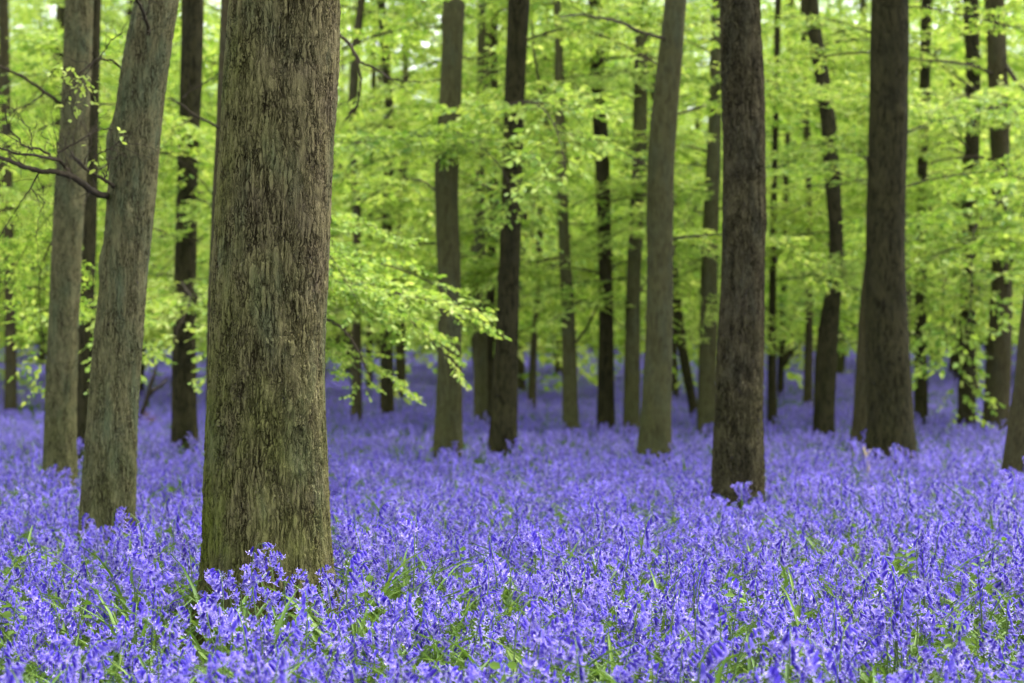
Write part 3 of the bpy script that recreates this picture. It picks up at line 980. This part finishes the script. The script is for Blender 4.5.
# far wood closing the view
fp, fr, fs, fv = [], [], [], []
for i in range(420):
    y = rw.uniform(112, 150)
    x = rw.uniform(-1, 1) * (0.34 * y + 12)
    fp.append((x, y, float(ground_z(x, y)) - 0.3))
    fr.append((0, 0, rw.uniform(0, 6.28)))
    fs.append(rw.uniform(1.25, 1.75) if i % 4 else rw.uniform(0.4, 0.6))
    fv.append(rw.randrange(6))
for i in range(170):
    y = rw.uniform(106, 140)
    x = rw.uniform(-1, 1) * (0.34 * y + 12)
    fp.append((x, y, float(ground_z(x, y)) - 0.4))
    fr.append((0, 0, rw.uniform(0, 6.28)))
    fs.append(rw.uniform(0.28, 0.5))
    fv.append(rw.randrange(6))
instancer('distant_woodland', fp, fr, fs, fv, [w[2] for w in WOOD], 'far-off mass of bright green foliage closing the view behind the trees', 'woodland')

# ------------------------------------------------------------------ bluebells
def bell_template():
    prof = [(0.0, 0.0014), (0.22, 0.0030), (0.62, 0.0033), (0.82, 0.0041)]
    Ln = 0.019
    V, E = [], []
    for s, r in prof:
        for k in range(6):
            a = k * math.pi / 3
            V.append((s * Ln, r * math.cos(a), r * math.sin(a)))
            E.append(0.0 if s < 0.7 else 0.25)
    Q = []
    for i in range(3):
        for k in range(6):
            Q.append((i * 6 + k, i * 6 + (k + 1) % 6, i * 6 + 6 + (k + 1) % 6, i * 6 + 6 + k))
    for k in range(6):
        a = (k + 0.5) * math.pi / 3
        i0, i1 = 18 + k, 18 + (k + 1) % 6
        b = len(V)
        for s, r, w, e in ((1.04, 0.0084, 0.26, 0.7), (0.90, 0.0130, 0.10, 1.0)):
            for sg in (-1, 1):
                V.append((s * Ln, r * math.cos(a + sg * w), r * math.sin(a + sg * w)))
                E.append(e)
        Q.append((i0, i1, b + 1, b))
        Q.append((b, b + 1, b + 3, b + 2))
    return np.array(V), np.array(Q), np.array(E)


def bell_simple():
    V, E, Q = [], [], []
    for s, r, e in ((0, 0.002, 0), (0.7, 0.0042, 0.1), (0.95, 0.0095, 0.9)):
        for k in range(4):
            a = k * math.pi / 2
            V.append((s * 0.019, r * math.cos(a), r * math.sin(a)))
            E.append(e)
    for i in range(2):
        for k in range(4):
            Q.append((i * 4 + k, i * 4 + (k + 1) % 4, i * 4 + 4 + (k + 1) % 4, i * 4 + 4 + k))
    return np.array(V), np.array(Q), np.array(E)


BV, BQ, BE = bell_template()
SV, SQ, SE = bell_simple()


def plant(seed):
    """Layout of one bluebell: stem line, bell placements and strap leaves."""
    g = np.random.default_rng(seed)
    h = g.uniform(0.29, 0.49)
    n = 12
    s = np.linspace(0, 1, n)
    arch = g.uniform(0.03, 0.085)
    lean = g.uniform(-0.03, 0.05)
    x = lean * s + arch * np.clip((s - 0.6) / 0.4, 0, 1) ** 2
    z = h * (s - 0.16 * np.clip((s - 0.72) / 0.28, 0, 1) ** 2.2)
    y = g.uniform(-0.02, 0.02) * s ** 2
    stem = np.stack([x, y, z], -1)
    nb = int(g.integers(7, 13))
    Mt, tt, tint = [], [], []
    for i in range(nb):
        u = 0.66 + 0.33 * (i + 0.4) / nb
        p = np.array([np.interp(u, s, stem[:, j]) for j in range(3)])
        az = g.uniform(-1.15, 1.15) if g.random() < 0.85 else g.uniform(-3.1, 3.1)
        el = g.uniform(-1.4, -0.65) if i < nb * 0.75 else g.uniform(-1.3, -0.3)
        d = np.array([math.cos(az) * math.cos(el), math.sin(az) * math.cos(el), math.sin(el)])
        off = np.array([math.cos(az), math.sin(az), 0.25]) * g.uniform(0.007, 0.014)
        sc = g.uniform(1.1, 1.5) * (1.0 if i < nb * 0.7 else 0.75)
        m = frames(d[None], 0.5, 1, g)[0] * sc
        Mt.append(m)
        tt.append(p + off)
        tint.append(np.clip(0.2 * g.normal() + 0.3, 0, 1))
    leaves = []
    for i in range(int(g.integers(3, 6))):
        az = g.uniform(0, 6.28)
        ln = g.uniform(0.24, 0.46)
        up = g.uniform(0.95, 1.45)
        t = np.linspace(0, 1, 6)
        rr = ln * (t * math.cos(up) + 0.35 * t ** 2)
        zz = ln * (t * math.sin(up) - 0.30 * t ** 2.5)
        w = 0.0055 * np.sin(np.clip(t * 0.9 + 0.12, 0, 1) * math.pi) ** 0.7 * g.uniform(0.8, 1.3)
        c = np.stack([rr * math.cos(az), rr * math.sin(az), zz], -1)
        sd = np.array([-math.sin(az), math.cos(az), 0])
        V = np.concatenate([c + sd * w[:, None] + [0, 0, 0.003], c, c - sd * w[:, None] + [0, 0, 0.003]])
        k = np.arange(5)
        Q = np.concatenate([np.stack([k, k + 1, k + 7, k + 6], -1), np.stack([k + 6, k + 7, k + 13, k + 12], -1)])
        leaves.append((V, Q, g.uniform(0, 1)))
    return dict(stem=stem, M=np.array(Mt), t=np.array(tt), tint=np.array(tint), leaves=leaves, st=g.uniform(0.2, 1), bud=g.uniform(0, 1))


def bake(A, pl, simple=False, off=(0, 0, 0), yaw=0.0, sc=1.0, dt=0.0, nleaf=9):
    c, s = math.cos(yaw) * sc, math.sin(yaw) * sc
    Rm = np.array([[c, -s, 0], [s, c, 0], [0, 0, sc]])
    off = np.asarray(off, float)
    st = pl['stem'] @ Rm.T + off
    if simple:
        st = st[[0, 5, 8, 10, 11]]
        A.tube(st, [0.003, 0.0028, 0.0022, 0.0015, 0.001], 3, tint=pl['st'], mat=1, cap=False)
    else:
        A.tube(st, np.linspace(0.0028, 0.0012, len(st)), 5, tint=pl['st'], mat=1)
    Mx = np.einsum('ij,njk->nik', Rm, pl['M'])
    tt = pl['t'] @ Rm.T + off
    if simple:
        A.stamp(SV, SQ, Mx, tt, (pl['tint'] + dt) % 1.0, SE, 0)
    else:
        A.stamp(BV, BQ, Mx, tt, pl['tint'] + dt, BE, 0)
    for V, Q, tn in pl['leaves'][:nleaf]:
        A.add(V @ Rm.T + off, Q, tint=tn, mat=2)


NV = 16
PLANTS = [plant(900 + i) for i in range(NV)]
BELL_MATS = [M['petal'], M['stem'], M['strap']]
SRC = []
for pl in PLANTS:
    A = Acc()
    bake(A, pl)
    SRC.append(A.mesh('bluebell_plant', BELL_MATS))
NP = 5
PATCH = 1.3
for k in range(NP):
    A = Acc()
    g = np.random.default_rng(300 + k)
    for _ in range(115):
        bake(A, PLANTS[g.integers(NV)], True, (g.uniform(-.75, .75) * PATCH, g.uniform(-.75, .75) * PATCH, g.uniform(-0.05, 0.02)),
             g.uniform(0, 6.28), g.uniform(0.85, 1.15), g.random(), nleaf=2)
    SRC.append(A.mesh('bluebell_patch', BELL_MATS))

trunks = [(T['base'].x, T['base'].y, T['rad'][1] * 1.08 + 0.02) for T in TREES.values()]
tb = np.array(trunks)
BPOS = []
g = np.random.default_rng(77)
YN, YF = 3.6, 19.0
dens = 135
for yy in np.arange(YN, YF, 0.5):
    hw = 0.27 * (yy + 0.5) * 1.12 + 1.6
    n = g.poisson(dens * 2 * hw * 0.5)
    x = g.uniform(-hw, hw, n)
    y = g.uniform(yy, yy + 0.5, n)
    keep = 0.62 + 0.30 * np.sin(x * 2.1 + 1.7 * np.sin(y * 1.3)) * np.sin(y * 1.9 + 0.8 * np.sin(x * 1.1)) + 0.22 * np.sin(x * 5.3 + y * 3.1)
    ok = g.random(n) < np.clip(keep + 0.3, 0.6, 1.0)
    dd = np.hypot(x[:, None] - tb[None, :, 0], y[:, None] - tb[None, :, 1])
    ok &= (dd > tb[None, :, 2]).all(1)
    ok &= ~((x > -1.6) & (x < -0.45) & (y > 6.5) & (y < 8.0) & (g.random(n) < 0.62))
    BPOS.append(np.stack([x[ok], y[ok]], -1))
NF = sum(len(b) for b in BPOS)
NA = 0
for key, T in TREES.items():          # flowers crowding the foot of the nearer trunks
    if key != 'T1' and T['d'] < 24:
        m = 12
        rr = T['rad'][1]
        a = g.uniform(-2.9, -0.25, m)
        q = rr * 1.2 + g.uniform(0.03, 0.35, m)
        BPOS.append(np.stack([T['base'].x + q * np.cos(a), T['base'].y + q * np.sin(a)], -1))
        NA += m
BPOS.append(np.stack([g.uniform(-1.5, -0.5, 20), g.uniform(6.7, 7.4, 20)], -1))     # a tall clump at the foot of the thickest trunk
BPOS = np.vstack(BPOS)
bz = ground_z(BPOS[:, 0], BPOS[:, 1])
brot = np.stack([g.normal(0, 0.10, len(BPOS)), g.normal(0, 0.10, len(BPOS)), g.uniform(0, 6.28, len(BPOS))], -1)
bscl = np.clip(g.normal(0.96, 0.13, len(BPOS)), 0.65, 1.3)
bvar = g.integers(0, NV, len(BPOS))
tall = g.random(len(BPOS)) < 0.07
bscl[tall] *= 1.25
bscl[NF:NF + NA] = g.uniform(1.0, 1.3, NA)
bscl[-20:] = g.uniform(1.15, 1.55, 20)

# the three hundred that show largest stand as plants of their own
c_, s_ = math.cos(PITCH), math.sin(PITCH)
topz = bz + 0.38 * bscl
rel = topz - CAM_H
depth = BPOS[:, 1] * c_ + rel * s_
pyv = 341.5 - F * (rel * c_ - BPOS[:, 1] * s_) / depth
pxv = 512 + F * BPOS[:, 0] / depth
vis = (pyv < 672) & (pxv > 2) & (pxv < 1022)
order = np.argsort(np.where(vis, depth, 1e9))
ind = order[:300]
single = np.zeros(len(BPOS), bool)
single[ind] = True

bell_meshes = []
for k in range(5):
    A = Acc()
    A.stamp(BV, BQ, np.eye(3)[None], np.zeros((1, 3)), np.array([0.1]), BE, 0)
    bell_meshes.append(A.mesh('flower', [M['petal']]))
stem_meshes, leaf_meshes = [], []
for pl in PLANTS:
    A = Acc()
    A.tube(pl['stem'], np.linspace(0.0028, 0.0012, 12), 5, tint=pl['st'])
    stem_meshes.append(A.mesh('stem', M['stem']))
    ls = []
    for V, Q, tn in pl['leaves']:
        A = Acc()
        A.add(V, Q, tint=tn)
        ls.append(A.mesh('leaf', M['strap']))
    leaf_meshes.append(ls)
for q, i in enumerate(ind):
    v = int(bvar[i])
    pl = PLANTS[v]
    root = empty('bluebell', (BPOS[i, 0], BPOS[i, 1], bz[i]), 'single bluebell with drooping violet-blue bells in the nearest rows of the carpet',
                 'bluebell', 'bluebells in the nearest rows')
    root.rotation_euler = brot[i]
    root.scale = (bscl[i],) * 3
    link('stem', stem_meshes[v], root)
    for me in leaf_meshes[v]:
        link('leaf', me, root)
    for m, t in zip(pl['M'], pl['t']):
        f = link('flower', bell_meshes[q % 5], root)
        mm = Matrix([list(r) for r in m]).to_4x4()
        mm.translation = Vector(t)
        f.matrix_local = mm

rest = ~single
pts = [np.stack([BPOS[rest, 0], BPOS[rest, 1], bz[rest] - 0.01], -1)]
rots, scls, vars_ = [brot[rest]], [bscl[rest]], [bvar[rest]]
# beyond nineteen metres: patches
pp = []
yy = YF - 0.35
while yy < 114:
    hw = 0.27 * yy * 1.15 + 3
    for xx in np.arange(-hw, hw, PATCH):
        pp.append((xx + g.uniform(-.3, .3), yy + g.uniform(-.3, .3)))
    yy += PATCH
pp = np.array(pp)
pn = np.sin(pp[:, 0] * 0.55 + 1.2 * np.sin(pp[:, 1] * 0.35)) * np.sin(pp[:, 1] * 0.8 + np.sin(pp[:, 0] * 0.3))
pp = pp[(g.random(len(pp)) < 0.93 + 0.3 * pn)]
pts.append(np.stack([pp[:, 0], pp[:, 1], ground_z(pp[:, 0], pp[:, 1])], -1))
rots.append(np.stack([np.zeros(len(pp)), np.zeros(len(pp)), g.uniform(0, 6.28, len(pp))], -1))
scls.append(g.uniform(0.88, 1.05, len(pp)))
vars_.append(NV + g.integers(0, NP, len(pp)))
instancer('bluebell_carpet', np.vstack(pts), np.vstack(rots), np.concatenate(scls), np.concatenate(vars_), SRC,
          'dense carpet of violet-blue bluebells covering the whole forest floor', 'bluebells')
print('bluebells', len(BPOS), 'patches', len(pp))

# ------------------------------------------------------------------ green seedlings among the flowers
def seedling(px, py, label, n=7, size=0.055, h=0.43, seed=0):
    d = solve_dist(px, py, h)
    p = P(px, py, d)
    g = np.random.default_rng(seed + 40)
    root = empty('seedling', (p.x, p.y, float(ground_z(p.x, p.y))), label, 'seedling', 'green seedlings among the bluebells')
    A = Acc()
    t = np.linspace(0, 1, 6)
    st = np.stack([0.02 * np.sin(3 * t + seed), 0.02 * np.sin(2 * t + 2 * seed), t * h], -1)
    A.tube(st, np.linspace(0.0035, 0.0016, 6), 5, tint=0.6)
    link('stem', A.mesh('stem', M['stem']), root)
    for i in range(n):
        L = Acc()
        a = i * 2.2 + g.normal(0, 0.3)
        zz = h * (0.72 + 0.28 * i / n)
        base = np.array([np.interp(zz, st[:, 2], st[:, 0]), np.interp(zz, st[:, 2], st[:, 1]), zz])
        ln = size * g.uniform(0.8, 1.25)
        m = frames(np.array([[math.cos(a), math.sin(a), g.uniform(-0.3, 0.5)]]), 0.8, 1, g)[0] * np.array([[ln, ln * 1.05, ln]])
        L.add(LEAF_V @ m.T + base + m[:, 0] * 0.25, np.array([[6, 7, 2, 1], [5, 4, 7, 6]]), np.array([[0, 6, 1], [7, 3, 2], [0, 5, 6], [4, 3, 7]]), tint=g.uniform(0.3, 1))
        link('leaf', L.mesh('leaf', M['seedling']), root)
    return root


for i, (px, py, lab, n, s_) in enumerate([
        (458, 545, 'tiny two-tiered seedling with pale green leaves left of centre in the carpet', 6, 0.06),
        (908, 548, 'leafy pale green seedling below the broad dark brown trunk, largest of all', 12, 0.06),
        (985, 560, 'bushy green seedling close to the right picture edge', 9, 0.06),
        (1002, 538, 'small dark green seedling below the leaning trunk at the right edge', 6, 0.055),
        (735, 588, 'green seedling straight below the rough knobbly trunk', 6, 0.055),
        (945, 618, 'low wide green seedling near the lower right corner', 9, 0.07),
        (360, 570, 'small green seedling at the right foot of the thickest trunk', 6, 0.055),
        (640, 600, 'half buried green seedling in the lower middle of the carpet', 6, 0.055),
        (52, 548, 'yellow-green seedling below the straight grey-brown trunk on the left', 5, 0.055),
        (18, 600, 'tuft-like green seedling near the lower left corner', 8, 0.06),
        (925, 505, 'distant little pale seedling just below the broad dark brown trunk', 4, 0.05),
        (78, 582, 'broad-leaved green seedling left of the thickest trunk', 5, 0.065),
        (855, 520, 'dim green seedling left of the largest pale seedling', 4, 0.05),
        (505, 660, 'green seedling at the bottom of the picture left of middle', 6, 0.06)]):
    seedling(px, py, lab, n + n // 2, s_ * 0.66, seed=i)

# ------------------------------------------------------------------ dark unopened spikes above the flowers
for i, (px, py, hh) in enumerate([(925, 548, 0.55), (893, 588, 0.50), (899, 592, 0.49), (519, 500, 0.56), (696, 560, 0.52), (985, 570, 0.54), (150, 585, 0.5)]):
    d = solve_dist(px, py, hh)
    p = P(px, py, d)
    gb = np.random.default_rng(600 + i)
    root = empty('budding_bluebell', (p.x, p.y, float(ground_z(p.x, p.y))), 'dark upright bluebell spike with closed buds rising above the open flowers', 'bluebell', 'closed bluebell spikes')
    t = np.linspace(0, 1, 8)
    st = np.stack([0.025 * t ** 2 * gb.uniform(-1, 1), 0.02 * t ** 2 * gb.uniform(-1, 1), t * hh], -1)
    A = Acc()
    A.tube(st, np.linspace(0.004, 0.0024, 8), 6, tint=0.0)
    link('stem', A.mesh('stem', M['stem']), root)
    nb = 12
    for k in range(nb):
        u = 0.80 + 0.2 * k / nb
        q = np.array([np.interp(u, t, st[:, j]) for j in range(3)])
        a = k * 2.4
        dv = np.array([[math.cos(a) * 0.5, math.sin(a) * 0.5, 0.9]])
        m = frames(dv, 0.1, 1, gb)[0]
        A = Acc()
        A.tube(np.array([[0, 0, 0], [.004, 0, 0], [.010, 0, 0], [.015, 0, 0], [.019, 0, 0]]) @ m.T * (1.15 - 0.4 * k / nb) + q, [0.001, 0.0032, 0.0040, 0.0030, 0.001], 6, tint=0.0)
        link('bud', A.mesh('bud', M['petal']), root)

# ------------------------------------------------------------------ dead wood on the floor
dd = solve_dist(150, 428, 0.2)
A = Acc()
root = empty('fallen_branch', P(140, 428, dd), 'dark twisted fallen branch with reddish dead leaves between leaning trunk and lone dark trunk', 'fallen branch')
for pts_, r0, r1 in (([(136, 432, dd), (139, 420, dd), (146, 402, dd - .3), (149, 390, dd - .4), (154, 376, dd - .5)], 0.05, 0.03),
                     ([(147, 398, dd - .3), (152, 391, dd - .3), (160, 386, dd - .2), (168, 378, dd - .1)], 0.04, 0.02),
                     ([(154, 376, dd - .5), (156, 366, dd - .5), (151, 352, dd - .5)], 0.028, 0.012)):
    px_tube(A, pts_, r0, r1, 7)
b = link('stem', A.mesh('stem', M['twig']), root)
b.location = -Vector(root.location)
g2 = np.random.default_rng(3)
n = 60
lp = np.array([P(g2.uniform(136, 154), g2.uniform(414, 430), dd + g2.uniform(-.4, .3)) for _ in range(n)])
L = Acc()
L.stamp(LEAF6_V, LEAF6_Q, frames(g2.normal(0, 1, (n, 3)), 0.6, n, g2) * 0.07, lp, g2.random(n))
b = link('dead_leaves', L.mesh('dead_leaves', M['deadleaf'], smooth=False), root)
b.location = -Vector(root.location)
b['kind'] = 'stuff'

ds = solve_dist(868, 470, 0.3)
p = P(871, 486, ds)
st = link('stick', None) if False else None
A = Acc()
q = [Vector((p.x + 0.02, p.y, float(ground_z(p.x, p.y)) - 0.02)), P(869.5, 473, ds), P(866, 456, ds), P(863.5, 447, ds)]
A.tube(np.array([v - q[0] for v in q]), [0.016, 0.016, 0.013, 0.008], 7)
A.tube(np.array([P(866, 456, ds) - q[0], P(871, 449, ds - .05) - q[0]]), [0.008, 0.004], 5)
st = link('stick', A.mesh('stick', M['pale']))
st.location = q[0]
st['label'] = 'pale bare stick poking up at the foot of the broad dark brown trunk'
st['category'] = 'stick'

# ------------------------------------------------------------------ ground
xs = np.unique(np.concatenate([np.linspace(-60, 60, 121), np.array([-500, -300, -150, -90, 90, 150, 300, 500])]))
ys = np.unique(np.concatenate([np.linspace(-20, 160, 181), np.array([-500, -200, -60, 220, 300])]))
xs = np.unique(np.clip(xs, -320, 320))
X, Y = np.meshgrid(xs, ys)
V = np.stack([X.ravel(), Y.ravel(), ground_z(X.ravel(), Y.ravel())], -1)
i = np.arange(len(ys) - 1)[:, None] * len(xs)
j = np.arange(len(xs) - 1)[None]
Q = np.stack([i + j, i + j + 1, i + j + 1 + len(xs), i + j + len(xs)], -1).reshape(-1, 4)
A = Acc()
A.add(V, Q)
gr = link('ground', A.mesh('ground', M['ground']))
gr['kind'] = 'structure'

# ------------------------------------------------------------------ light, sky, camera
SUN_EL, SUN_AZ = 64.0, 55.0             # azimuth measured from the view direction (+y) towards the right
w = bpy.data.worlds.new('World')
SC.world = w
w.use_nodes = True
nt = w.node_tree
bg = nt.nodes['Background']
sky = nt.nodes.new('ShaderNodeTexSky')
sky.sky_type = 'NISHITA'
sky.sun_disc = False
sky.sun_elevation = R(SUN_EL)
sky.sun_rotation = R(SUN_AZ)
sky.air_density = 1.0
sky.dust_density = 2.0
hs = nt.nodes.new('ShaderNodeHueSaturation')
hs.inputs['Saturation'].default_value = 0.25
nt.links.new(sky.outputs[0], hs.inputs['Color'])
nt.links.new(hs.outputs[0], bg.inputs[0])
bg.inputs[1].default_value = 0.15
sd = bpy.data.lights.new('sun', 'SUN')
sd.energy = 1.5
sd.angle = R(12)
sd.color = (1.0, 0.95, 0.86)
so = bpy.data.objects.new('sun', sd)
COL.objects.link(so)
sv = Vector((math.sin(R(SUN_AZ)) * math.cos(R(SUN_EL)), math.cos(R(SUN_AZ)) * math.cos(R(SUN_EL)), math.sin(R(SUN_EL))))
so.rotation_euler = sv.to_track_quat('Z', 'Y').to_euler()
so.location = (0, 0, 40)

cam = bpy.data.cameras.new('camera')
co = bpy.data.objects.new('camera', cam)
COL.objects.link(co)
cam.sensor_width = 36.0
cam.lens = F / 1024.0 * 36.0
cam.clip_end = 3000
cam.clip_start = 0.1
co.location = (0, 0, CAM_H)
co.rotation_euler = (math.pi / 2 + PITCH, 0, 0)
cam.dof.use_dof = True
cam.dof.focus_distance = 7.2
cam.dof.aperture_fstop = 3.1
SC.camera = co

SC.view_settings.view_transform = 'Standard'
SC.view_settings.look = 'None'
SC.view_settings.gamma = 1.0
SC.view_settings.use_curve_mapping = False
SC.view_settings.exposure = 2.1
SC.render.engine = 'CYCLES'
cy = SC.cycles
cy.max_bounces = 12
cy.diffuse_bounces = 9
cy.glossy_bounces = 2
cy.transmission_bounces = 4
cy.transparent_max_bounces = 4
cy.use_denoising = True
cy.use_adaptive_sampling = True
cy.adaptive_threshold = 0.04
cy.adaptive_min_samples = 16
cy.caustics_reflective = False
cy.caustics_refractive = False
cy.sample_clamp_indirect = 6.0
